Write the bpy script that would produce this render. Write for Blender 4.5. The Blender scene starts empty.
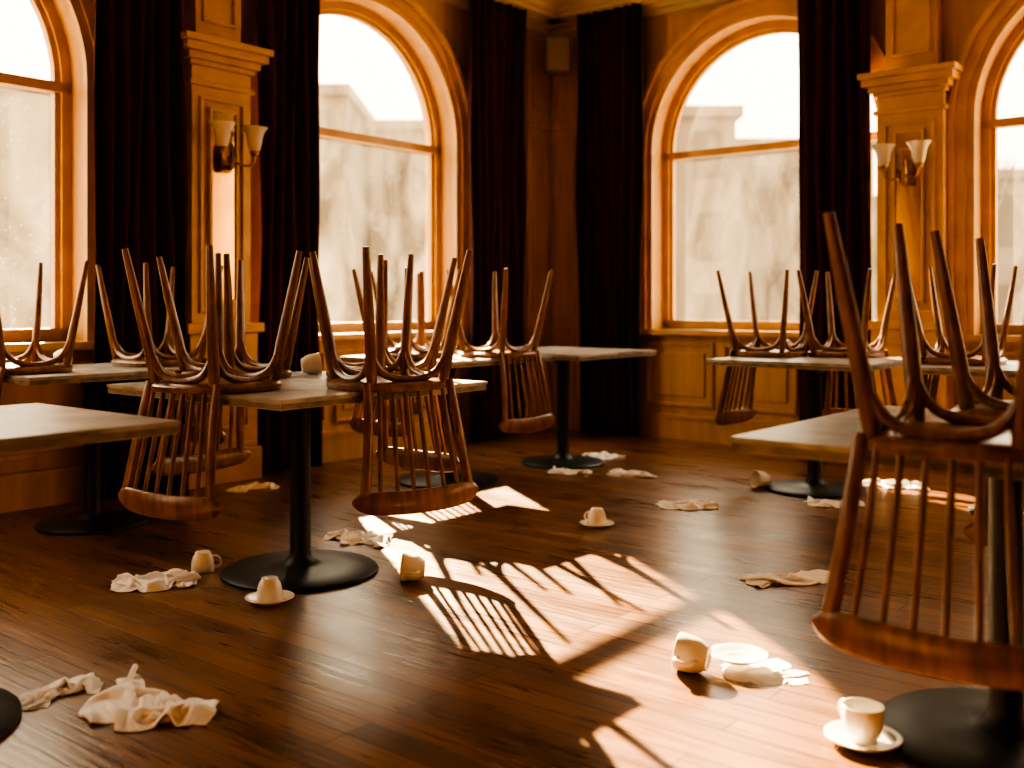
import bpy, bmesh, math, random
import numpy as np
from mathutils import Vector, Matrix, noise
scene = bpy.context.scene
PI = math.pi

# ------------------------------------------------------------------ frames
A = Vector((-0.6286, -0.7777, 0)).normalized()      # along left wall, away from corner
B = Vector((-A.y, A.x, 0))                            # along right wall, away from corner
CORNER = Vector((0.33, 9.0, 0))
ROOM = Matrix(((A.x, B.x, 0, CORNER.x), (A.y, B.y, 0, CORNER.y), (0, 0, 1, 0), (0, 0, 0, 1)))
LS, LT, H = 10.2, 8.6, 3.55
TH = 0.30
SILL, SPRING, RAD = 0.87, 2.30, 0.92
TABLE_Z = 0.76

# ------------------------------------------------------------------ materials
def new_mat(name):
    m = bpy.data.materials.new(name); m.use_nodes = True
    nt = m.node_tree
    return m, nt, nt.nodes["Principled BSDF"]

def simple(name, col, rough=0.5, metal=0.0, var=0.25, scale=8.0, bump=0.0, stretch=(1, 1, 1), coat=0.0, sheen=0, spec=0.5):
    m, nt, p = new_mat(name)
    tc = nt.nodes.new("ShaderNodeTexCoord"); mp = nt.nodes.new("ShaderNodeMapping")
    mp.inputs["Scale"].default_value = stretch
    nz = nt.nodes.new("ShaderNodeTexNoise"); nz.inputs["Scale"].default_value = scale
    nz.inputs["Detail"].default_value = 6
    cr = nt.nodes.new("ShaderNodeValToRGB")
    cr.color_ramp.elements[0].position = 0.3; cr.color_ramp.elements[1].position = 0.7
    cr.color_ramp.elements[0].color = tuple(c * (1 - var) for c in col) + (1,)
    cr.color_ramp.elements[1].color = tuple(min(1, c * (1 + var)) for c in col) + (1,)
    nt.links.new(tc.outputs["Object"], mp.inputs["Vector"])
    nt.links.new(mp.outputs[0], nz.inputs["Vector"])
    nt.links.new(nz.outputs["Fac"], cr.inputs["Fac"])
    nt.links.new(cr.outputs[0], p.inputs["Base Color"])
    p.inputs["Roughness"].default_value = rough
    p.inputs["Metallic"].default_value = metal
    p.inputs["Coat Weight"].default_value = coat
    p.inputs["Sheen Weight"].default_value = sheen
    p.inputs["Specular IOR Level"].default_value = spec
    if bump:
        b = nt.nodes.new("ShaderNodeBump"); b.inputs["Strength"].default_value = bump
        b.inputs["Distance"].default_value = 0.01
        nt.links.new(nz.outputs["Fac"], b.inputs["Height"]); nt.links.new(b.outputs[0], p.inputs["Normal"])
    return m

M_WALL = simple("ochre_panelling", (0.44, 0.250, 0.078), 0.5, var=0.18, scale=3, stretch=(4, 4, 0.5), bump=0.05)
M_TRIM = simple("golden_trim", (0.50, 0.295, 0.098), 0.40, var=0.16, scale=6)
M_CEIL = simple("cream_plaster", (0.52, 0.45, 0.34), 0.7, var=0.08, scale=3)
M_CHAIR = simple("chair_walnut", (0.175, 0.076, 0.028), 0.34, var=0.45, scale=14, stretch=(3, 3, 0.6), coat=0.15)
M_CURT = simple("velvet_maroon", (0.034, 0.007, 0.014), 0.9, var=0.3, scale=20, sheen=0.05, spec=0.2)
M_IRON = simple("black_iron", (0.009, 0.013, 0.014), 0.45, metal=0.0, var=0.3, scale=25, bump=0.05, spec=0.35)
M_EDGE = simple("worn_table_edge", (0.19, 0.155, 0.115), 0.5, var=0.5, scale=18)
M_CHINA = simple("white_china", (0.80, 0.77, 0.70), 0.22, var=0.05, scale=12)
M_COFFEE = simple("coffee_dregs", (0.03, 0.012, 0.005), 0.2, var=0.2)
M_CLOTH = simple("linen", (0.86, 0.85, 0.84), 0.9, var=0.04, scale=60, bump=0.08)
M_BRASS = simple("aged_brass", (0.35, 0.2, 0.07), 0.35, metal=0.9, var=0.3, scale=30)
M_SPK = simple("speaker_grille", (0.19, 0.16, 0.12), 0.6, var=0.2, scale=50)

def mirror_mat():
    m, nt, p = new_mat("antique_mirror")
    p.inputs["Base Color"].default_value = (0.58, 0.39, 0.15, 1); p.inputs["Metallic"].default_value = 1
    nz = nt.nodes.new("ShaderNodeTexNoise"); nz.inputs["Scale"].default_value = 6
    mr = nt.nodes.new("ShaderNodeMapRange"); mr.inputs[3].default_value = 0.05; mr.inputs[4].default_value = 0.22
    nt.links.new(nz.outputs["Fac"], mr.inputs[0]); nt.links.new(mr.outputs[0], p.inputs["Roughness"])
    return m
M_MIRROR = mirror_mat()

def shade_mat():
    m, nt, p = new_mat("frosted_glass_shade")
    p.inputs["Base Color"].default_value = (0.78, 0.72, 0.64, 1); p.inputs["Roughness"].default_value = 0.35
    p.inputs["Transmission Weight"].default_value = 0.35
    return m
M_SHADE = shade_mat()

def stone_mat():
    m, nt, p = new_mat("worn_stone_top")
    tc = nt.nodes.new("ShaderNodeTexCoord")
    nz = nt.nodes.new("ShaderNodeTexNoise"); nz.inputs["Scale"].default_value = 5; nz.inputs["Detail"].default_value = 9
    nz.inputs["Distortion"].default_value = 1.2
    cr = nt.nodes.new("ShaderNodeValToRGB")
    e = cr.color_ramp.elements
    e[0].position = 0.34; e[0].color = (0.20, 0.185, 0.165, 1)
    e[1].position = 0.60; e[1].color = (0.43, 0.425, 0.41, 1)
    nt.links.new(tc.outputs["Object"], nz.inputs["Vector"]); nt.links.new(nz.outputs["Fac"], cr.inputs["Fac"])
    nt.links.new(cr.outputs[0], p.inputs["Base Color"])
    mr = nt.nodes.new("ShaderNodeMapRange"); mr.inputs[3].default_value = 0.22; mr.inputs[4].default_value = 0.5
    nt.links.new(nz.outputs["Fac"], mr.inputs[0]); nt.links.new(mr.outputs[0], p.inputs["Roughness"])
    return m
M_STONE = stone_mat()

def floor_mat():
    m, nt, p = new_mat("oak_floorboards")
    L = nt.links.new
    tc = nt.nodes.new("ShaderNodeTexCoord")
    sp = nt.nodes.new("ShaderNodeSeparateXYZ"); cb = nt.nodes.new("ShaderNodeCombineXYZ")
    L(tc.outputs["Object"], sp.inputs[0]); L(sp.outputs["Y"], cb.inputs["X"]); L(sp.outputs["X"], cb.inputs["Y"])
    br = nt.nodes.new("ShaderNodeTexBrick")
    br.inputs["Scale"].default_value = 1; br.inputs["Brick Width"].default_value = 1.15
    br.inputs["Row Height"].default_value = 0.088; br.inputs["Mortar Size"].default_value = 0.0026
    br.inputs["Mortar Smooth"].default_value = 0.3
    br.offset = 0.37; br.offset_frequency = 3
    br.inputs["Color1"].default_value = (0.33, 0.160, 0.060, 1)
    br.inputs["Color2"].default_value = (0.135, 0.062, 0.025, 1)
    br.inputs["Mortar"].default_value = (0.02, 0.010, 0.005, 1)
    L(cb.outputs[0], br.inputs["Vector"])
    mp = nt.nodes.new("ShaderNodeMapping"); mp.inputs["Scale"].default_value = (2.5, 45, 1)
    L(cb.outputs[0], mp.inputs["Vector"])
    g = nt.nodes.new("ShaderNodeTexNoise"); g.inputs["Scale"].default_value = 1.5; g.inputs["Detail"].default_value = 8
    L(mp.outputs[0], g.inputs["Vector"])
    mp2 = nt.nodes.new("ShaderNodeMapping"); mp2.inputs["Scale"].default_value = (1.3, 3.6, 1)
    L(cb.outputs[0], mp2.inputs["Vector"])
    w = nt.nodes.new("ShaderNodeTexNoise"); w.inputs["Scale"].default_value = 1.3; w.inputs["Detail"].default_value = 3
    L(mp2.outputs[0], w.inputs["Vector"])
    mx = nt.nodes.new("ShaderNodeMix"); mx.data_type = 'RGBA'; mx.blend_type = 'MULTIPLY'
    mx.inputs[0].default_value = 0.9
    gr = nt.nodes.new("ShaderNodeValToRGB")
    gr.color_ramp.elements[0].position = 0.3; gr.color_ramp.elements[0].color = (0.42, 0.40, 0.38, 1)
    gr.color_ramp.elements[1].position = 0.65; gr.color_ramp.elements[1].color = (1.0, 0.98, 0.95, 1)
    L(g.outputs["Fac"], gr.inputs[0]); L(br.outputs["Color"], mx.inputs[6]); L(gr.outputs[0], mx.inputs[7])
    mx2 = nt.nodes.new("ShaderNodeMix"); mx2.data_type = 'RGBA'; mx2.blend_type = 'MULTIPLY'; mx2.inputs[0].default_value = 0.6
    wr = nt.nodes.new("ShaderNodeValToRGB")
    wr.color_ramp.elements[0].position = 0.25; wr.color_ramp.elements[0].color = (0.5, 0.48, 0.46, 1)
    wr.color_ramp.elements[1].position = 0.75; wr.color_ramp.elements[1].color = (1.0, 1.0, 1.0, 1)
    L(w.outputs["Fac"], wr.inputs[0]); L(mx.outputs[2], mx2.inputs[6]); L(wr.outputs[0], mx2.inputs[7])
    L(mx2.outputs[2], p.inputs["Base Color"])
    av = nt.nodes.new("ShaderNodeMath"); av.operation = 'ADD'
    L(g.outputs["Fac"], av.inputs[0]); L(w.outputs["Fac"], av.inputs[1])
    mr = nt.nodes.new("ShaderNodeMapRange"); mr.inputs[1].default_value = 0.6; mr.inputs[2].default_value = 1.4
    mr.inputs[3].default_value = 0.20; mr.inputs[4].default_value = 0.44
    L(av.outputs[0], mr.inputs[0]); L(mr.outputs[0], p.inputs["Roughness"])
    p.inputs["Coat Weight"].default_value = 0.2; p.inputs["Coat Roughness"].default_value = 0.24
    b = nt.nodes.new("ShaderNodeBump"); b.inputs["Strength"].default_value = 0.5; b.inputs["Distance"].default_value = 0.003
    ad = nt.nodes.new("ShaderNodeMath"); ad.operation = 'MULTIPLY_ADD'; ad.inputs[1].default_value = -1.5
    L(br.outputs["Fac"], ad.inputs[0]); L(g.outputs["Fac"], ad.inputs[2])
    L(ad.outputs[0], b.inputs["Height"]); L(b.outputs[0], p.inputs["Normal"])
    return m
M_FLOOR = floor_mat()

def glass_mat():
    m = bpy.data.materials.new("dusty_window_glass"); m.use_nodes = True
    nt = m.node_tree; nt.nodes.clear(); L = nt.links.new
    out = nt.nodes.new("ShaderNodeOutputMaterial")
    tr = nt.nodes.new("ShaderNodeBsdfTransparent"); tl = nt.nodes.new("ShaderNodeBsdfTranslucent")
    tl.inputs[0].default_value = (0.82, 0.80, 0.72, 1)
    tc = nt.nodes.new("ShaderNodeTexCoord"); sp = nt.nodes.new("ShaderNodeSeparateXYZ")
    L(tc.outputs["Object"], sp.inputs[0])
    mp = nt.nodes.new("ShaderNodeMapping"); mp.inputs["Scale"].default_value = (1, 1, 0.45)
    L(tc.outputs["Object"], mp.inputs["Vector"])
    n1 = nt.nodes.new("ShaderNodeTexNoise"); n1.inputs["Scale"].default_value = 3.2; n1.inputs["Detail"].default_value = 9
    n1.inputs["Distortion"].default_value = 1.0
    n2 = nt.nodes.new("ShaderNodeTexVoronoi"); n2.inputs["Scale"].default_value = 30
    L(mp.outputs[0], n1.inputs["Vector"]); L(tc.outputs["Object"], n2.inputs["Vector"])
    r1 = nt.nodes.new("ShaderNodeMapRange"); r1.inputs[1].default_value = 0.36; r1.inputs[2].default_value = 0.68
    r1.inputs[3].default_value = 0.010; r1.inputs[4].default_value = 0.085
    L(n1.outputs["Fac"], r1.inputs[0])
    r2 = nt.nodes.new("ShaderNodeMapRange"); r2.inputs[1].default_value = 0.05; r2.inputs[2].default_value = 0.18
    r2.inputs[3].default_value = 0.12; r2.inputs[4].default_value = 0.0
    L(n2.outputs["Distance"], r2.inputs[0])
    ad = nt.nodes.new("ShaderNodeMath"); ad.operation = 'ADD'
    L(r1.outputs[0], ad.inputs[0]); L(r2.outputs[0], ad.inputs[1])
    zz = nt.nodes.new("ShaderNodeMapRange"); zz.inputs[1].default_value = 0.9; zz.inputs[2].default_value = 2.4
    zz.inputs[3].default_value = 1.0; zz.inputs[4].default_value = 0.6
    L(sp.outputs["Z"], zz.inputs[0])
    mu = nt.nodes.new("ShaderNodeMath"); mu.operation = 'MULTIPLY'
    L(ad.outputs[0], mu.inputs[0]); L(zz.outputs[0], mu.inputs[1])
    mx = nt.nodes.new("ShaderNodeMixShader")
    L(mu.outputs[0], mx.inputs[0]); L(tr.outputs[0], mx.inputs[1]); L(tl.outputs[0], mx.inputs[2])
    L(mx.outputs[0], out.inputs[0])
    return m
M_GLASS = glass_mat()

def haze_glow_mat(name, col, em):  # aerial haze painted in: outdoor surfaces emit their own colour, no real mist
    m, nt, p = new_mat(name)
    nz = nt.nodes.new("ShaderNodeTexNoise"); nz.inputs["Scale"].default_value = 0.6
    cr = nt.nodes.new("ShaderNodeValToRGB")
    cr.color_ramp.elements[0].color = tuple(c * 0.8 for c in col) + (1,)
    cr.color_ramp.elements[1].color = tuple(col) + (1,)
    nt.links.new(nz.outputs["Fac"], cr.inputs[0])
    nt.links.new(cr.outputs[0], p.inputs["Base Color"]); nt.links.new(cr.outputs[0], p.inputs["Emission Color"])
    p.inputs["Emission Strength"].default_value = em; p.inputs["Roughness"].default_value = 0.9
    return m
M_BLD = haze_glow_mat("haze_glow_facade", (0.14, 0.098, 0.054), 1.0)
M_BWIN = haze_glow_mat("haze_glow_facade_window", (0.085, 0.058, 0.030), 1.0)
M_GRD = haze_glow_mat("haze_glow_street", (0.10, 0.075, 0.047), 0.6)
M_TREE = haze_glow_mat("haze_glow_bark", (0.09, 0.065, 0.04), 1.4)

# ------------------------------------------------------------------ mesh helpers
def finish(name, bm, mats, M=None, smooth=False, bevel=0, parent=None, recalc=True):
    if recalc: bmesh.ops.recalc_face_normals(bm, faces=bm.faces)
    me = bpy.data.meshes.new(name); bm.to_mesh(me); bm.free()
    for m in mats: me.materials.append(m)
    if smooth:
        for p in me.polygons: p.use_smooth = True
        try: me.set_sharp_from_angle(angle=math.radians(40))
        except Exception: pass
    ob = bpy.data.objects.new(name, me); scene.collection.objects.link(ob)
    if parent: ob.parent = parent
    if M is not None: ob.matrix_basis = M
    if bevel:
        b = ob.modifiers.new("bevel", 'BEVEL'); b.width = bevel; b.segments = 2; b.limit_method = 'ANGLE'
    return ob

def box(bm, x0, x1, y0, y1, z0, z1, mat=0, f=None):
    f = f or (lambda u, d, z: (u, d, z))
    v = [bm.verts.new(f(x, y, z)) for z in (z0, z1) for y in (y0, y1) for x in (x0, x1)]
    for q in ((0, 2, 3, 1), (4, 5, 7, 6), (0, 1, 5, 4), (2, 6, 7, 3), (0, 4, 6, 2), (1, 3, 7, 5)):
        fc = bm.faces.new([v[i] for i in q]); fc.material_index = mat

def catmull(pts, vals, n):
    P = [Vector(p) for p in pts]; out = []; ov = []
    for i in range(len(P) - 1):
        p0 = P[max(i - 1, 0)]; p1 = P[i]; p2 = P[i + 1]; p3 = P[min(i + 2, len(P) - 1)]
        for k in range(n):
            t = k / n
            out.append(0.5 * ((2 * p1) + (p2 - p0) * t + (2 * p0 - 5 * p1 + 4 * p2 - p3) * t * t + (3 * p1 - p0 - 3 * p2 + p3) * t ** 3))
            ov.append(vals[i] * (1 - t) + vals[i + 1] * t)
    out.append(P[-1]); ov.append(vals[-1])
    return out, ov

def tube(bm, pts, radii, seg=8, n=4, mat=0, squash=1.0, ref=None):
    if not isinstance(radii, (list, tuple)): radii = [radii] * len(pts)
    P, Rr = catmull(pts, list(radii), n)
    rings = []; side = None
    for i, p in enumerate(P):
        t = (P[min(i + 1, len(P) - 1)] - P[max(i - 1, 0)]).normalized()
        if side is None:
            r = Vector(ref) if ref else (Vector((0, 0, 1)) if abs(t.z) < 0.9 else Vector((1, 0, 0)))
            side = (r - t * r.dot(t)).normalized()
        else:
            side = (side - t * side.dot(t)).normalized()
        up = t.cross(side)
        rings.append([bm.verts.new(p + side * math.cos(2 * PI * k / seg) * Rr[i] + up * math.sin(2 * PI * k / seg) * Rr[i] * squash) for k in range(seg)])
    for a, b in zip(rings[:-1], rings[1:]):
        for k in range(seg):
            f = bm.faces.new((a[k], a[(k + 1) % seg], b[(k + 1) % seg], b[k])); f.material_index = mat
    for r in (rings[0], rings[-1]):
        f = bm.faces.new(r); f.material_index = mat

def lathe(bm, prof, seg=28, mat=0, off=(0, 0, 0)):
    off = Vector(off); rings = []
    for r, z in prof:
        if r < 1e-5: rings.append([bm.verts.new(off + Vector((0, 0, z)))])
        else: rings.append([bm.verts.new(off + Vector((r * math.cos(2 * PI * k / seg), r * math.sin(2 * PI * k / seg), z))) for k in range(seg)])
    for a, b in zip(rings[:-1], rings[1:]):
        for k in range(seg):
            k2 = (k + 1) % seg
            if len(a) == 1 and len(b) == 1: continue
            if len(a) == 1: f = bm.faces.new((a[0], b[k], b[k2]))
            elif len(b) == 1: f = bm.faces.new((a[k], b[0], a[k2]))
            else: f = bm.faces.new((a[k], a[k2], b[k2], b[k]))
            f.material_index = mat

# ------------------------------------------------------------------ room shell
fl = lambda u, d, z: (u, d, z)      # left wall mapping (room coordinates)
fr = lambda u, d, z: (d, u, z)      # right wall mapping
WIN_L = [2.17, 5.19, 8.15]
WIN_R = [1.97, 4.42, 7.05]

def arched_wall(name, f, length, centers):
    bm = bmesh.new()
    u = -TH if f is fl else 0.0
    N = 24
    for c in centers:
        box(bm, u, c - RAD, -TH, 0, 0, H, 0, f)
        box(bm, c - RAD, c + RAD, -TH, 0, 0, SILL, 0, f)
        for i in range(N):
            a0 = PI - PI * i / N; a1 = PI - PI * (i + 1) / N
            x0, z0 = c + RAD * math.cos(a0), SPRING + RAD * math.sin(a0)
            x1, z1 = c + RAD * math.cos(a1), SPRING + RAD * math.sin(a1)
            v = [bm.verts.new(f(x, d, z)) for d in (-TH, 0) for x, z in ((x0, z0), (x1, z1), (x1, H), (x0, H))]
            for q in ((0, 1, 2, 3), (4, 7, 6, 5), (0, 4, 5, 1), (3, 2, 6, 7)):
                bm.faces.new([v[k] for k in q])
        u = c + RAD
    box(bm, u, length, -TH, 0, 0, H, 0, f)
    return finish(name, bm, [M_WALL], ROOM, recalc=True)
arched_wall("wall_left", fl, LS, WIN_L)
arched_wall("wall_right", fr, LT, WIN_R)
bm = bmesh.new(); box(bm, LS, LS + 0.2, -TH, LT + 0.2, 0, H); finish("wall_back", bm, [M_WALL], ROOM)
bm = bmesh.new(); box(bm, -TH, LS, LT, LT + 0.2, 0, H); finish("wall_side", bm, [M_WALL], ROOM)
bm = bmesh.new(); box(bm, -TH, LS + 0.2, -TH, LT + 0.2, -0.1, 0); finish("floor", bm, [M_FLOOR], ROOM)
bm = bmesh.new(); box(bm, -TH, LS + 0.2, -TH, LT + 0.2, H, H + 0.15); finish("ceiling", bm, [M_CEIL], ROOM)

def band(bm, f, c, r0, r1, d0, d1, zb, mat=0, N=28):
    pts = lambda r: [(c - r, zb)] + [(c + r * math.cos(PI - PI * i / N), SPRING + r * math.sin(PI - PI * i / N)) for i in range(N + 1)] + [(c + r, zb)]
    pi, po = pts(r0), pts(r1)
    rings = []
    for (xi, zi), (xo, zo) in zip(pi, po):
        rings.append([bm.verts.new(f(xi, d0, zi)), bm.verts.new(f(xi, d1, zi)), bm.verts.new(f(xo, d1, zo)), bm.verts.new(f(xo, d0, zo))])
    for a, b in zip(rings[:-1], rings[1:]):
        for k in range(4):
            q = bm.faces.new((a[k], a[(k + 1) % 4], b[(k + 1) % 4], b[k])); q.material_index = mat
    bm.faces.new(rings[0]); bm.faces.new(rings[-1])

def window(name, f, c):
    bm = bmesh.new()
    band(bm, f, c, RAD, RAD + 0.05, 0.0, 0.035, SILL)           # inner architrave
    band(bm, f, c, RAD + 0.05, RAD + 0.12, 0.0, 0.055, SILL)
    band(bm, f, c, RAD + 0.12, RAD + 0.155, 0.0, 0.085, SILL)
    band(bm, f, c, RAD - 0.055, RAD, -0.22, -0.13, SILL)         # sash frame
    band(bm, f, c, RAD - 0.085, RAD - 0.055, -0.20, -0.155, SILL)
    box(bm, c - RAD, c + RAD, -0.21, -0.13, SPRING - 0.055, SPRING + 0.0, 0, f)   # transom
    box(bm, c - RAD, c + RAD, -0.22, -0.13, SILL, SILL + 0.07, 0, f)
    box(bm, c - RAD - 0.18, c + RAD + 0.18, -0.13, 0.10, SILL - 0.04, SILL, 0, f)  # sill board
    w = finish(name, bm, [M_TRIM], ROOM)
    bm = bmesh.new()
    N = 28; r = RAD - 0.05
    loop = [(c - r, SILL)] + [(c + r * math.cos(PI - PI * i / N), SPRING + r * math.sin(PI - PI * i / N)) for i in range(N + 1)] + [(c + r, SILL)]
    bm.faces.new([bm.verts.new(f(x, -0.175, z)) for x, z in loop])
    finish("glass_pane", bm, [M_GLASS], None, parent=w)
n = 1
for c in WIN_L: window("window_%d" % n, fl, c); n += 1
for c in WIN_R: window("window_%d" % n, fr, c); n += 1

def rect_frame(bm, f, u0, u1, z0, z1, w=0.03, d=0.025):
    box(bm, u0, u1, 0, d, z0, z0 + w, 0, f); box(bm, u0, u1, 0, d, z1 - w, z1, 0, f)
    box(bm, u0, u0 + w, 0, d, z0 + w, z1 - w, 0, f); box(bm, u1 - w, u1, 0, d, z0 + w, z1 - w, 0, f)

def trims(side, f, length, centers, pils):
    bm = bmesh.new()
    box(bm, 0.0, length, 0, 0.035, 0, 0.17, 0, f); box(bm, 0.0, length, 0, 0.05, 0.17, 0.195, 0, f)
    finish("baseboard_" + side, bm, [M_WALL], ROOM)
    bm = bmesh.new()
    box(bm, 0, length, 0, 0.05, H - 0.16, H - 0.12, 0, f); box(bm, 0, length, 0, 0.09, H - 0.12, H - 0.08, 0, f)
    box(bm, 0, length, 0, 0.24, H - 0.08, H - 0.05, 0, f); box(bm, 0, length, 0, 0.28, H - 0.05, H, 0, f)
    finish("trim_crown_" + side, bm, [M_CEIL], ROOM)
    bm = bmesh.new()
    for c in centers:                     # wainscot panels under each window
        x = c - RAD - 0.1; w = (2 * RAD + 0.2) / 3
        for i in range(3):
            rect_frame(bm, f, x + i * w + 0.04, x + (i + 1) * w - 0.04, 0.26, SILL - 0.10)
            box(bm, x + i * w + 0.12, x + (i + 1) * w - 0.12, 0, 0.014, 0.34, SILL - 0.18, 0, f)
    finish("trim_wainscot_" + side, bm, [M_WALL], ROOM, bevel=0.006)
    bm = bmesh.new()                      # shallow corner pilaster with band mouldings
    box(bm, 0.0, 0.36, 0, 0.04, 0.19, H - 0.16, 0, f)
    box(bm, 0.0, 0.39, 0, 0.075, 2.60, 2.64, 0, f); box(bm, 0.0, 0.37, 0, 0.06, 2.56, 2.60, 0, f)
    box(bm, 0.0, 0.39, 0, 0.07, SILL - 0.04, SILL, 0, f)
    for z0, z1 in ((0.27, 0.78), (0.96, 2.48), (2.72, 3.32)):
        box(bm, 0.08, 0.30, 0.04, 0.058, z0, z0 + 0.025, 0, f); box(bm, 0.08, 0.30, 0.04, 0.058, z1 - 0.025, z1, 0, f)
        box(bm, 0.08, 0.105, 0.04, 0.058, z0 + 0.025, z1 - 0.025, 0, f); box(bm, 0.275, 0.30, 0.04, 0.058, z0 + 0.025, z1 - 0.025, 0, f)
    finish("trim_corner_" + side, bm, [M_WALL], ROOM, bevel=0.004)
    for i, (u0, u1) in enumerate(pils):
        bm = bmesh.new(); D = 0.15
        box(bm, u0, u1, 0, D, 0.0, 2.48, 0, f)
        box(bm, u0 - 0.05, u1 + 0.05, 0, D + 0.05, 0.0, 0.20, 0, f)
        box(bm, u0 - 0.03, u1 + 0.03, 0, D + 0.03, 0.20, 0.24, 0, f)
        box(bm, u0 - 0.03, u1 + 0.03, 0, D + 0.03, 0.24, 0.90, 0, f)
        box(bm, u0 - 0.06, u1 + 0.06, 0, D + 0.06, 0.90, 0.96, 0, f)
        # capital
        box(bm, u0 - 0.02, u1 + 0.02, 0, D + 0.02, 2.36, 2.39, 0, f)
        for k, (e, z0, z1) in enumerate(((0.02, 2.48, 2.51), (0.045, 2.51, 2.55), (0.08, 2.55, 2.60), (0.10, 2.60, 2.64))):
            box(bm, u0 - e, u1 + e, 0, D + e, z0, z1, 0, f)
        box(bm, u0 + 0.05, u1 - 0.05, 0, D - 0.03, 2.64, H - 0.12, 0, f)
        # shaft frame + base panel
        for (a0, a1, z0, z1, dd) in ((u0 + 0.05, u1 - 0.05, 1.02, 2.30, D), (u0 + 0.04, u1 - 0.04, 0.32, 0.82, D + 0.03), (u0 + 0.09, u1 - 0.09, 2.75, 3.30, D - 0.03)):
            w = 0.022
            box(bm, a0, a1, dd, dd + 0.018, z0, z0 + w, 0, f); box(bm, a0, a1, dd, dd + 0.018, z1 - w, z1, 0, f)
            box(bm, a0, a0 + w, dd, dd + 0.018, z0 + w, z1 - w, 0, f); box(bm, a1 - w, a1, dd, dd + 0.018, z0 + w, z1 - w, 0, f)
        finish("trim_pilaster_%s_%d" % (side, i + 1), bm, [M_TRIM], ROOM, bevel=0.005)
PIL_L = [(3.27, 3.69), (6.5, 6.92)]
PIL_R = [(2.90, 3.34), (5.52, 5.96)]
trims("left", fl, LS, WIN_L, PIL_L)
trims("right", fr, LT, WIN_R, PIL_R)

# ------------------------------------------------------------------ curtains
def curtain(f, u0, u1, seed):
    rnd = random.Random(seed); bm = bmesh.new()
    W = u1 - u0; nf = max(4, int(W / 0.085)); nu, nz = nf * 10, 24
    ph = rnd.random() * 6
    rows = []
    for j in range(nz + 1):
        z = 0.015 + (H - 0.095) * j / nz; row = []
        sw = 1.0 + 0.05 * math.sin(z * 1.3 + seed)
        for i in range(nu + 1):
            t = i / nu
            u = u0 + W * (0.5 + (t - 0.5) * sw) + 0.012 * math.sin(z * 2 + t * 9 + ph)
            amp = 0.030 * (0.8 + 0.3 * math.sin(t * 7 + ph)) 
            d = 0.165 + amp * math.sin(2 * PI * nf * t + ph + 0.35 * math.sin(z * 1.7 + t * 5)) + 0.008 * math.sin(z * 4 + t * 21)
            row.append(bm.verts.new(f(u, d, z)))
        rows.append(row)
    for a, b in zip(rows[:-1], rows[1:]):
        for i in range(nu):
            bm.faces.new((a[i], a[i + 1], b[i + 1], b[i]))
    o = finish("velvet_curtain", bm, [M_CURT], ROOM, smooth=True)
    s = o.modifiers.new("solid", 'SOLIDIFY'); s.thickness = 0.006
for k, (f, a, b) in enumerate(((fl, 3.76, 4.31), (fl, 2.73, 3.22), (fl, 0.60, 1.26), (fr, 0.44, 1.05), (fr, 2.35, 2.86), (fl, 6.06, 6.4), (fl, 7.03, 7.4), (fr, 5.05, 5.42), (fr, 6.06, 6.5))):
    curtain(f, a, b, k + 1)

# ------------------------------------------------------------------ mirrors, sconces, speaker
def mirror(f, u):
    bm = bmesh.new(); D = 0.155
    box(bm, u - 0.085, u + 0.085, D, D + 0.012, 1.10, 2.22, 0, f)
    for a0, a1, z0, z1 in ((-0.10, 0.10, 1.08, 1.10), (-0.10, 0.10, 2.22, 2.24), (-0.10, -0.085, 1.10, 2.22), (0.085, 0.10, 1.10, 2.22)):
        box(bm, u + a0, u + a1, D, D + 0.025, z0, z1, 1, f)
    finish("pilaster_mirror", bm, [M_MIRROR, M_TRIM], ROOM)
def sconce(f, u):
    D = 0.185; z = 2.0
    root = bpy.data.objects.new("wall_sconce", None); scene.collection.objects.link(root); root.matrix_basis = ROOM
    bm = bmesh.new()
    box(bm, u - 0.035, u + 0.035, D - 0.016, D + 0.012, z - 0.14, z + 0.10, 0, f)
    tube(bm, [f(u, D + 0.01, z - 0.10), f(u, D + 0.05, z - 0.12), f(u, D + 0.07, z - 0.05), f(u, D + 0.06, z + 0.03)], [0.012, 0.015, 0.018, 0.008])
    for sx in (-1, 1):
        tube(bm, [f(u, D + 0.03, z - 0.05), f(u + sx * 0.05, D + 0.10, z - 0.10), f(u + sx * 0.10, D + 0.13, z - 0.09), f(u + sx * 0.115, D + 0.13, z - 0.03)], [0.008, 0.008, 0.008, 0.009])
        lathe(bm, [(0.0, -0.045), (0.02, -0.04), (0.03, -0.025), (0.028, -0.01), (0, -0.008)], 16, 0, f(u + sx * 0.115, D + 0.13, z))
    finish("bracket", bm, [M_BRASS], None, smooth=True, parent=root)
    bm = bmesh.new()
    for sx in (-1, 1):
        pr = [(0.022, -0.02), (0.034, 0.0), (0.042, 0.03), (0.048, 0.07), (0.060, 0.105), (0.078, 0.13), (0.074, 0.13), (0.055, 0.105), (0.043, 0.07), (0.037, 0.03), (0.029, 0.004), (0.0, -0.012)]
        lathe(bm, pr, 24, 0, f(u + sx * 0.115, D + 0.13, z))
    finish("glass_shades", bm, [M_SHADE], None, smooth=True, parent=root)
for f, pil in ((fl, PIL_L), (fr, PIL_R)):
    for u0, u1 in pil:
        u = (u0 + u1) / 2; mirror(f, u); sconce(f, u)
bm = bmesh.new()
box(bm, -0.095, 0.095, -0.08, 0.08, -0.14, 0.14); 
box(bm, -0.08, 0.08, 0.08, 0.088, -0.125, 0.125)
box(bm, -0.02, 0.02, -0.17, -0.08, -0.02, 0.02)
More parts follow.
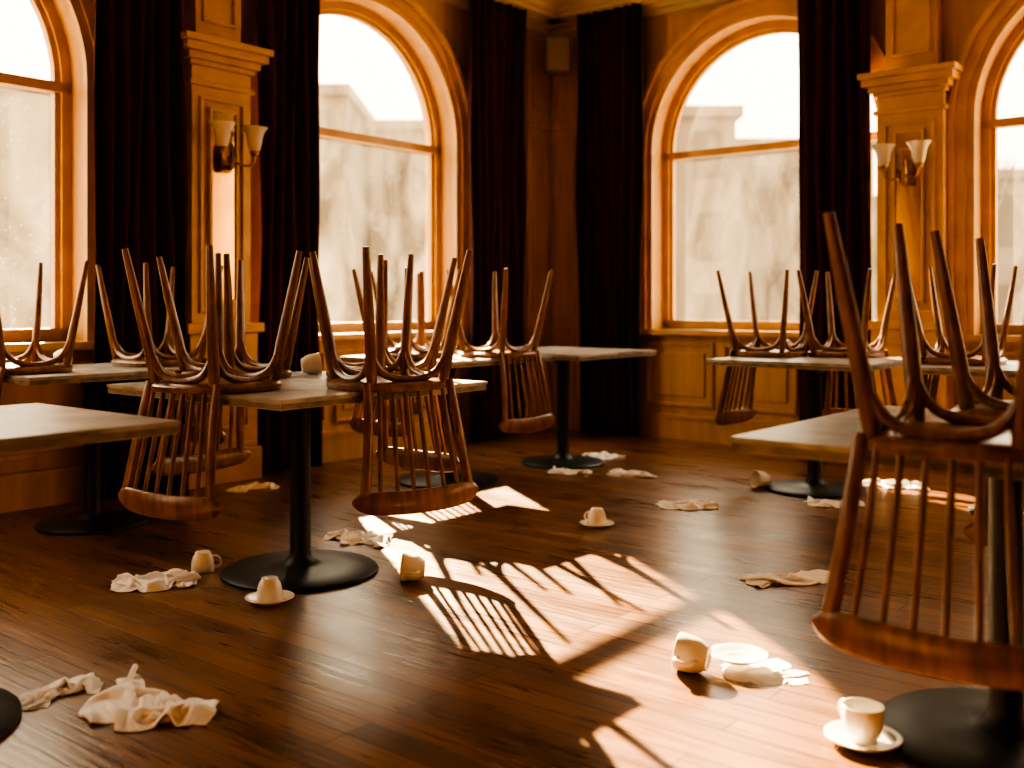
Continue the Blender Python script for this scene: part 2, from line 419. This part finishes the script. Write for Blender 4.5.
finish("wall_speaker", bm, [M_SPK], ROOM @ Matrix.Translation((0.27, 0.27, 3.14)) @ Matrix.Rotation(-PI / 4, 4, 'Z'), bevel=0.012)

# ------------------------------------------------------------------ chair (upright local coords: front = +y)
SH = 0.515
def build_chair_mesh():
    bm = bmesh.new()
    # seat: rounded, slightly dished slab
    def outline(k, seg=40, s=1.0):
        t = 2 * PI * k / seg; e = 2 / 2.9
        c, q = math.cos(t), math.sin(t)
        x = math.copysign(abs(c) ** e, c) * 0.210 * s; y = math.copysign(abs(q) ** e, q) * 0.205 * s
        x *= 1 + 0.06 * y / 0.2
        return x, y
    seg = 40; rings = []
    for s, z in ((0.80, SH - 0.036), (0.95, SH - 0.031), (1.0, SH - 0.021), (1.0, SH - 0.010), (0.975, SH - 0.001), (0.93, SH), (0.6, SH - 0.006), (0.3, SH - 0.009)):
        rings.append([bm.verts.new((*outline(k, seg, s), z)) for k in range(seg)])
    for a, b in zip(rings[:-1], rings[1:]):
        for k in range(seg): bm.faces.new((a[k], a[(k + 1) % seg], b[(k + 1) % seg], b[k]))
    bm.faces.new(rings[0]); bm.faces.new(rings[-1])
    # straight tapered legs set in the seat corners
    for sx in (-1, 1):
        for sy, ty in ((1, 0.212), (-1, -0.230)):
            ey = (abs(ty) - 0.212)
            tube(bm, [(sx * 0.148, sy * 0.148, SH - 0.022), (sx * 0.153, sy * 0.153, SH - 0.07), (sx * 0.166, sy * (0.166 + ey * 0.2), SH - 0.17), (sx * 0.190, sy * (0.190 + ey * 0.6), SH - 0.34), (sx * 0.215, ty, 0.0)],
                 [0.018, 0.0225, 0.0225, 0.0185, 0.0125], seg=10, n=4, squash=0.8)
    # bent brackets sweeping from each leg into the seat (arched apron on all four sides)
    for sx in (-1, 1):
        tube(bm, [(sx * 0.163, 0.160, SH - 0.165), (sx * 0.160, 0.140, SH - 0.105), (sx * 0.160, 0.095, SH - 0.058), (sx * 0.163, 0.0, SH - 0.040), (sx * 0.160, -0.095, SH - 0.058), (sx * 0.160, -0.140, SH - 0.105), (sx * 0.163, -0.160, SH - 0.165)],
             [0.009, 0.013, 0.014, 0.013, 0.014, 0.013, 0.009], seg=8, n=4)
    for sy in (-1, 1):
        tube(bm, [(0.160, sy * 0.163, SH - 0.165), (0.140, sy * 0.160, SH - 0.105), (0.095, sy * 0.160, SH - 0.058), (0.0, sy * 0.163, SH - 0.040), (-0.095, sy * 0.160, SH - 0.058), (-0.140, sy * 0.160, SH - 0.105), (-0.160, sy * 0.163, SH - 0.165)],
             [0.009, 0.013, 0.014, 0.013, 0.014, 0.013, 0.009], seg=8, n=4)
    # back
    zt = SH + 0.365
    def crest_y(x): return -0.222 - 0.028 * (1 - (x / 0.235) ** 2)
    for sx in (-1, 1):
        tube(bm, [(sx * 0.172, -0.155, SH - 0.035), (sx * 0.178, -0.178, SH + 0.06), (sx * 0.192, -0.203, SH + 0.20), (sx * 0.215, crest_y(0.215), zt)],
             [0.016, 0.0185, 0.020, 0.020], seg=10, n=4, squash=0.65, ref=(1, 0, 0))
    for i in range(6):
        t = (i - 2.5) / 2.5
        xb, xt = t * 0.130, t * 0.160
        tube(bm, [(xb, -0.172, SH - 0.02), ((xb * 2 + xt) / 3, -0.195 - 0.010 * (1 - t * t), SH + 0.14), (xt, crest_y(xt), zt)],
             [0.0075, 0.0095, 0.0075], seg=8, n=4)
    # crest rail
    rings = []; N = 26
    for i in range(N + 1):
        t = -1 + 2 * i / N; x = 0.255 * t
        hh = 0.042 * max(0.05, (1 - abs(t) ** 7)) ** 0.5
        zc = zt + 0.012 * (1 - t * t) + 0.01
        y = crest_y(x); th = 0.0125
        ring = [(-th, -hh + 0.008), (-th, hh - 0.008), (-th * 0.5, hh), (th * 0.5, hh), (th, hh - 0.008), (th, -hh + 0.008), (th * 0.5, -hh), (-th * 0.5, -hh)]
        rings.append([bm.verts.new((x, y + a, zc + b)) for a, b in ring])
    for a, b in zip(rings[:-1], rings[1:]):
        for k in range(8): bm.faces.new((a[k], a[(k + 1) % 8], b[(k + 1) % 8], b[k]))
    bm.faces.new(rings[0]); bm.faces.new(rings[-1])
    bmesh.ops.recalc_face_normals(bm, faces=bm.faces)
    me = bpy.data.meshes.new("dining_chair"); bm.to_mesh(me); bm.free()
    me.materials.append(M_CHAIR)
    for p in me.polygons: p.use_smooth = True
    me.set_sharp_from_angle(angle=math.radians(45))
    return me
CHAIR = build_chair_mesh()
rc = random.Random(5)

def chair_on(center, half, d, lateral=0.0, yaw=None, out=0.0):
    """inverted chair, seat on the table, back hanging over the edge in direction d"""
    o = bpy.data.objects.new("dining_chair", CHAIR); scene.collection.objects.link(o)
    perp = Vector((-d.y, d.x, 0))
    pos = Vector((center[0], center[1], 0)) + d * (half - 0.140 + out) + perp * lateral
    ang = math.atan2(d.y, d.x) - PI / 2
    y = math.radians(rc.uniform(-2.5, 2.5)) if yaw is None else math.radians(yaw)
    o.matrix_basis = Matrix.Translation((pos.x, pos.y, TABLE_Z + SH + 0.001)) @ Matrix.Rotation(ang + y, 4, 'Z') @ Matrix.Rotation(PI, 4, 'X')

# ------------------------------------------------------------------ tables
def cafe_table(x, y, ha, hb, rbase=0.31):
    bm = bmesh.new()
    rz = math.atan2(A.y, A.x)
    box(bm, -ha, ha, -hb, hb, TABLE_Z - 0.012, TABLE_Z, 0)
    box(bm, -ha + 0.004, ha - 0.004, -hb + 0.004, hb - 0.004, TABLE_Z - 0.036, TABLE_Z - 0.012, 1)
    bmesh.ops.bevel(bm, geom=[e for e in bm.edges], offset=0.003, segments=2, affect='EDGES')
    box(bm, -0.20, 0.20, -0.03, 0.03, TABLE_Z - 0.052, TABLE_Z - 0.036, 2)
    box(bm, -0.03, 0.03, -0.20, 0.20, TABLE_Z - 0.053, TABLE_Z - 0.036, 2)
    r = rbase
    lathe(bm, [(0, 0), (r - 0.004, 0), (r, 0.004), (r, 0.012), (r - 0.008, 0.018), (r * 0.6, 0.026), (0.09, 0.034), (0.062, 0.045), (0.045, 0.065), (0.041, 0.09),
               (0.041, TABLE_Z - 0.09), (0.05, TABLE_Z - 0.075), (0.075, TABLE_Z - 0.055), (0, TABLE_Z - 0.054)], 48, 2)
    return finish("cafe_table", bm, [M_STONE, M_EDGE, M_IRON], Matrix.Translation((x, y, 0)) @ Matrix.Rotation(rz, 4, 'Z'), smooth=True)
T_C = (-0.85, 4.15); T_L = (-2.05, 5.05); T_M = (-0.39, 6.28); T_F = (0.344, 6.97)
T_R = (1.75, 5.97); T_R2 = (2.63, 5.26); T_NL = (-1.60, 2.58); T_NR = (1.22, 2.55)
cafe_table(*T_C, 0.53, 0.54); cafe_table(*T_L, 0.50, 0.38, 0.26); cafe_table(*T_M, 0.46, 0.46)
cafe_table(*T_F, 0.46, 0.46, 0.28); cafe_table(*T_R, 0.46, 0.46, 0.28); cafe_table(*T_R2, 0.46, 0.46, 0.28)
cafe_table(*T_NL, 0.62, 0.40, 0.34); cafe_table(*T_NR, 0.50, 0.50)
chair_on(T_C, 0.53, A, 0.03, 8, 0.03); chair_on(T_C, 0.54, B, 0.045, -16, 0.06)
chair_on(T_C, 0.53, -A, -0.04, 0, 0.02); chair_on(T_C, 0.54, -B, 0.0, 3, 0.03)
chair_on(T_L, 0.50, A); chair_on(T_L, 0.50, -A)
chair_on(T_M, 0.46, B, 0.10, 0); chair_on(T_M, 0.46, A, 0.0, 0, 0.02); chair_on(T_M, 0.46, -B, -0.10, 0)
chair_on(T_R, 0.46, -B, -0.08, 0); chair_on(T_R, 0.46, -A, -0.06, 0, 0.02)
chair_on(T_R2, 0.46, -B, 0.0, 0); chair_on(T_R2, 0.46, B, 0.0, 0)
chair_on(T_NR, 0.50, A, 0.0, 0); chair_on(T_NR, 0.50, -A, 0.0, 0)

# ------------------------------------------------------------------ crockery
def cup_mesh():
    bm = bmesh.new()
    lathe(bm, [(0, 0.003), (0.022, 0.003), (0.024, 0), (0.027, 0.0), (0.028, 0.006), (0.034, 0.014), (0.039, 0.03), (0.041, 0.05), (0.042, 0.070), (0.041, 0.072), (0.039, 0.070),
               (0.038, 0.05), (0.035, 0.03), (0.029, 0.014), (0, 0.010)], 32)
    tube(bm, [(0.037, 0, 0.058), (0.052, 0, 0.063), (0.066, 0, 0.052), (0.064, 0, 0.034), (0.050, 0, 0.022), (0.034, 0, 0.020)], 0.0045, seg=8, n=4)
    lathe(bm, [(0, 0.016), (0.0305, 0.016)], 32, 1)
    bmesh.ops.recalc_face_normals(bm, faces=bm.faces)
    me = bpy.data.meshes.new("coffee_cup"); bm.to_mesh(me); bm.free()
    me.materials.append(M_CHINA); me.materials.append(M_COFFEE)
    for p in me.polygons: p.use_smooth = True
    return me
def saucer_mesh():
    bm = bmesh.new()
    lathe(bm, [(0, 0.003), (0.035, 0.003), (0.037, 0), (0.041, 0.0), (0.043, 0.004), (0.06, 0.009), (0.075, 0.016), (0.077, 0.019), (0.074, 0.0195), (0.058, 0.0125), (0.040, 0.008), (0.028, 0.0075), (0.026, 0.006), (0, 0.006)], 40)
    bmesh.ops.recalc_face_normals(bm, faces=bm.faces)
    me = bpy.data.meshes.new("saucer"); bm.to_mesh(me); bm.free(); me.materials.append(M_CHINA)
    for p in me.polygons: p.use_smooth = True
    return me
CUP, SAU = cup_mesh(), saucer_mesh()
def put(me, name, x, y, z, M):
    o = bpy.data.objects.new(name, me); scene.collection.objects.link(o)
    o.matrix_basis = Matrix.Translation((x, y, z)) @ M
    return o
def cup(x, y, z=0, mode='up', ang=0.0, s=1.0):
    R = Matrix.Rotation(ang, 4, 'Z') @ Matrix.Scale(s, 4)
    if mode == 'up': put(CUP, "coffee_cup", x, y, z, R)
    elif mode == 'inv': put(CUP, "coffee_cup", x, y, z + 0.072 * s, R @ Matrix.Rotation(PI, 4, 'X'))
    else:   # lying on its side
        put(CUP, "coffee_cup", x, y, z + 0.0395 * s, R @ Matrix.Rotation(math.radians(83), 4, 'Y') @ Matrix.Rotation(PI / 2, 4, 'Z') @ Matrix.Translation((0, 0, -0.035)))
def saucer(x, y, z=0, s=1.0): put(SAU, "saucer", x, y, z, Matrix.Scale(s, 4))
saucer(-0.875, 3.73, 0, 1.15); cup(-0.875, 3.73, 0.009, 'inv', 2.2, 1.1)
saucer(0.41, 4.99, 0, 1.1); cup(0.41, 4.99, 0.009, 'inv', 2.4, 1.1)
saucer(0.86, 2.53, 0, 1.2); cup(0.86, 2.53, 0.0095, 'up', 2.0, 1.2)
cup(-0.385, 4.02, 0, 'side', 3.3, 1.25)
cup(0.53, 3.02, 0, 'side', 2.7, 1.3)
saucer(0.67, 3.06, 0.022, 1.15)
cup(1.46, 6.05, 0, 'side', 3.5, 1.2)
cup(-1.245, 4.16, 0.0, 'inv', 0.6, 1.1)
cup(-0.90, 4.62, TABLE_Z, 'side', 0.3, 1.15)
cup(-2.27, 5.22, TABLE_Z, 'side', 0.3, 1.1)
cup(1.68, 6.40, TABLE_Z, 'side', 0.3, 1.1)

# ------------------------------------------------------------------ napkins: small position-based cloth drop, done once per variant
def cloth_variant(seed, tilt, size=0.46, N=30):
    rs = np.random.RandomState(seed)
    sp = size / (N - 1)
    ii, jj = np.meshgrid(np.arange(N), np.arange(N), indexing='ij')
    u = (ii / (N - 1) - 0.5) * size; v = (jj / (N - 1)) * size
    ph = rs.uniform(0, 6, 6)
    # gathered sheet: pleated across u, tilted up, then dropped
    wv = 0.034 * np.sin(u * 38 + ph[0] + v * 9) + 0.022 * np.sin(v * 30 + ph[1] + u * 10) + 0.012 * np.sin((u + v) * 60 + ph[4])
    th = tilt + 0.45 * np.sin(u * 11 + ph[2]) + 0.2 * np.sin(v * 14 + ph[3])
    X = np.stack([u * 0.66 + 0.02 * np.sin(v * 16 + ph[5]), v * np.cos(th) * 0.85 + wv * np.sin(th), v * np.sin(th) * 0.85 - wv * np.cos(th)], -1)
    X[..., 2] += 0.02 - X[..., 2].min()
    X += rs.normal(0, 0.0015, X.shape)
    X = X.reshape(-1, 3); V = np.zeros_like(X)
    idx = (ii * N + jj)
    groups = []
    def add(di, dj, stiff, minonly=False):
        for par in range(2):
            a, b = [], []
            for i in range(N):
                for j in range(N):
                    i2, j2 = i + di, j + dj
                    if 0 <= i2 < N and 0 <= j2 < N:
                        p = ((i // di) if di else (j // dj)) % 2
                        if p == par: a.append(idx[i, j]); b.append(idx[i2, j2])
            groups.append((np.array(a), np.array(b), math.hypot(di, dj) * sp, stiff, minonly))
    add(1, 0, 1.0); add(0, 1, 1.0); add(1, 1, 0.5); add(1, -1, 0.5)
    add(2, 0, 0.05, True); add(0, 2, 0.05, True)
    gi = ii.reshape(-1); gj = jj.reshape(-1)
    near = (np.abs(gi[:, None] - gi[None]) <= 1) & (np.abs(gj[:, None] - gj[None]) <= 1)
    thick = sp * 0.9
    dt = 1 / 90
    for step in range(85):
        V[:, 2] -= 9.8 * dt; V *= 0.94
        P = X + V * dt
        for it in range(7):
            for a, b, r, k, mo in groups:
                d = P[b] - P[a]; l = np.linalg.norm(d, axis=1) + 1e-9
                c = (l - r) / l * 0.5 * k
                if mo: c = np.minimum(c, 0)
                c = c[:, None] * d
                P[a] += c; P[b] -= c
        D = P[:, None, :] - P[None, :, :]
        L2 = (D ** 2).sum(-1)
        msk = (L2 < thick * thick) & ~near
        a, b = np.nonzero(np.triu(msk))
        if len(a):
            d = D[a, b]; l = np.sqrt(L2[a, b]) + 1e-6
            c = ((thick - l) / l * 0.4)[:, None] * d
            np.add.at(P, a, c); np.add.at(P, b, -c)
        under = P[:, 2] < 0.002
        P[under, 2] = 0.002
        P[under, :2] = X[under, :2] * 0.95 + P[under, :2] * 0.05
        V = (P - X) / dt
        sp_ = np.linalg.norm(V, axis=1); f = np.minimum(1, 1.5 / (sp_ + 1e-6)); V *= f[:, None]
        X = P
    X[:, :2] -= (X[:, :2].max(0) + X[:, :2].min(0)) / 2
    me = bpy.data.meshes.new("cloth_napkin")
    faces = [(idx[i, j], idx[i + 1, j], idx[i + 1, j + 1], idx[i, j + 1]) for i in range(N - 1) for j in range(N - 1)]
    me.from_pydata([tuple(map(float, p)) for p in X], [], [tuple(int(q) for q in f) for f in faces]); me.update()
    me.materials.append(M_CLOTH)
    for p in me.polygons: p.use_smooth = True
    ext = X.max(0) - X.min(0)
    return me, float(ext[0]), float(ext[1])
VARS = [cloth_variant(1, 1.15), cloth_variant(2, 1.45), cloth_variant(3, 0.95), cloth_variant(4, 1.3)]
def napkin(x, y, w, ang, k, flat=1.0, wide=1.0):
    me, ex, ey = VARS[k % len(VARS)]
    s = w / max(ex, 0.01)
    o = bpy.data.objects.new("cloth_napkin", me); scene.collection.objects.link(o)
    o.matrix_basis = Matrix.Translation((x, y, 0.0)) @ Matrix.Rotation(ang, 4, 'Z') @ Matrix.Diagonal((s, s * wide, s * flat, 1))
    q = o.modifiers.new("subd", 'SUBSURF'); q.levels = 2; q.render_levels = 2
    t = o.modifiers.new("solid", 'SOLIDIFY'); t.thickness = 0.0015; t.offset = 1
napkin(-0.97, 2.80, 0.36, 0.15, 0, 1.15, 1.45)
napkin(-1.25, 2.86, 0.22, 0.3, 1, 1.15, 1.4)
napkin(-1.38, 4.00, 0.34, 0.15, 2, 1.1, 1.2)
napkin(-0.70, 4.68, 0.32, PI + 0.1, 3, 1.0, 1.2)
napkin(-1.50, 6.00, 0.30, 0.1, 1)
napkin(0.36, 6.60, 0.28, 0.2, 0)
napkin(0.64, 7.20, 0.32, -0.3 + PI, 2)
napkin(0.76, 6.50, 0.32, -0.2, 3)
napkin(0.93, 5.50, 0.34, -0.1, 2, 0.8)
napkin(1.10, 4.03, 0.42, PI - 0.2, 1, 0.6)
napkin(0.74, 3.03, 0.26, -0.3, 2, 0.25, 1.2)
napkin(1.72, 5.55, 0.30, 0.3, 0)
napkin(2.25, 6.05, 0.36, PI, 3)

# ------------------------------------------------------------------ outside
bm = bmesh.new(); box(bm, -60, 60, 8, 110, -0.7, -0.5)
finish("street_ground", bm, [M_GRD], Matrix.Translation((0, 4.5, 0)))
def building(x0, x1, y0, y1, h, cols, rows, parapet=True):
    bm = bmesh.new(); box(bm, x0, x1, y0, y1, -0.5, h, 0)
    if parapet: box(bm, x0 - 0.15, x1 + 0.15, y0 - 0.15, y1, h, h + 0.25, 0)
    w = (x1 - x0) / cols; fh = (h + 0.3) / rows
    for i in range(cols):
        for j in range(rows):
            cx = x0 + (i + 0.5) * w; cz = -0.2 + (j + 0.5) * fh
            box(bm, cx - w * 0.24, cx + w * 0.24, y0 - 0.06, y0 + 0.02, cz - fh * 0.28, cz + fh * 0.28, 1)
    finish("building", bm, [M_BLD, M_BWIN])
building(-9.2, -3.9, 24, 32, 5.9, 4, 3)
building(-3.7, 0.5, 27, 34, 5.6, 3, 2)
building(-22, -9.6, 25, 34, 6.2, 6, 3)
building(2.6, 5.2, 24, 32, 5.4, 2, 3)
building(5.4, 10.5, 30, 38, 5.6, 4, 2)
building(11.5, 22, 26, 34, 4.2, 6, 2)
def tree(x, y, h, seed):
    rnd = random.Random(seed); bm = bmesh.new()
    def br(p, d, L, r, n):
        q = p + d * L; m = (p + q) / 2 + Vector((rnd.uniform(-1, 1), rnd.uniform(-1, 1), 0)) * L * 0.06
        tube(bm, [p, m, q], [r, r * 0.8, r * 0.6], seg=5, n=2)
        if n == 0: return
        for _ in range(3):
            nd = (d + Vector((rnd.uniform(-1, 1), rnd.uniform(-1, 1), rnd.uniform(-0.1, 0.6))) * 0.7).normalized()
            br(q, nd, L * rnd.uniform(0.6, 0.8), r * 0.6, n - 1)
    br(Vector((x, y, -0.5)), Vector((0, 0, 1)), h * 0.33, 0.10, 4)
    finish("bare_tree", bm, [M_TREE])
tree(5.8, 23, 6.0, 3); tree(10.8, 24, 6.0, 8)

# ------------------------------------------------------------------ light
w = bpy.data.worlds.new("hazy_sky"); scene.world = w; w.use_nodes = True
nt = w.node_tree; bg = nt.nodes["Background"]
tc = nt.nodes.new("ShaderNodeTexCoord"); sp = nt.nodes.new("ShaderNodeSeparateXYZ"); cr = nt.nodes.new("ShaderNodeValToRGB")
e = cr.color_ramp.elements
e[0].position = 0.0; e[0].color = (0.50, 0.37, 0.22, 1)
e[1].position = 0.30; e[1].color = (0.92, 0.77, 0.54, 1)
x_ = e.new(0.6); x_.color = (0.95, 0.80, 0.58, 1)
nt.links.new(tc.outputs["Generated"], sp.inputs[0]); nt.links.new(sp.outputs["Z"], cr.inputs[0]); nt.links.new(cr.outputs[0], bg.inputs["Color"])
bg.inputs["Strength"].default_value = 6.0
sun = bpy.data.lights.new("low_sun", 'SUN'); sun.energy = 62; sun.color = (1.0, 0.67, 0.34); sun.angle = math.radians(0.6)
so = bpy.data.objects.new("low_sun", sun); scene.collection.objects.link(so)
d = Vector((0.30, -0.954, -0.50))
so.rotation_euler = d.to_track_quat('-Z', 'Y').to_euler()
so.location = (-3, 16, 8)

# ------------------------------------------------------------------ camera
cd = bpy.data.cameras.new("camera"); cam = bpy.data.objects.new("camera", cd); scene.collection.objects.link(cam)
cam.location = (0, 0, 1.08); cam.rotation_euler = (PI / 2, 0, 0)
cd.sensor_width = 36; cd.lens = 1033 / 1024 * 36; cd.shift_y = -81 / 1024
cd.clip_start = 0.05; cd.clip_end = 300
cd.dof.use_dof = True; cd.dof.focus_distance = 3.9; cd.dof.aperture_fstop = 1.6
scene.camera = cam
scene.view_settings.view_transform = 'AgX'
scene.view_settings.exposure = 0.45
try: scene.view_settings.look = 'AgX - High Contrast'
except Exception: pass
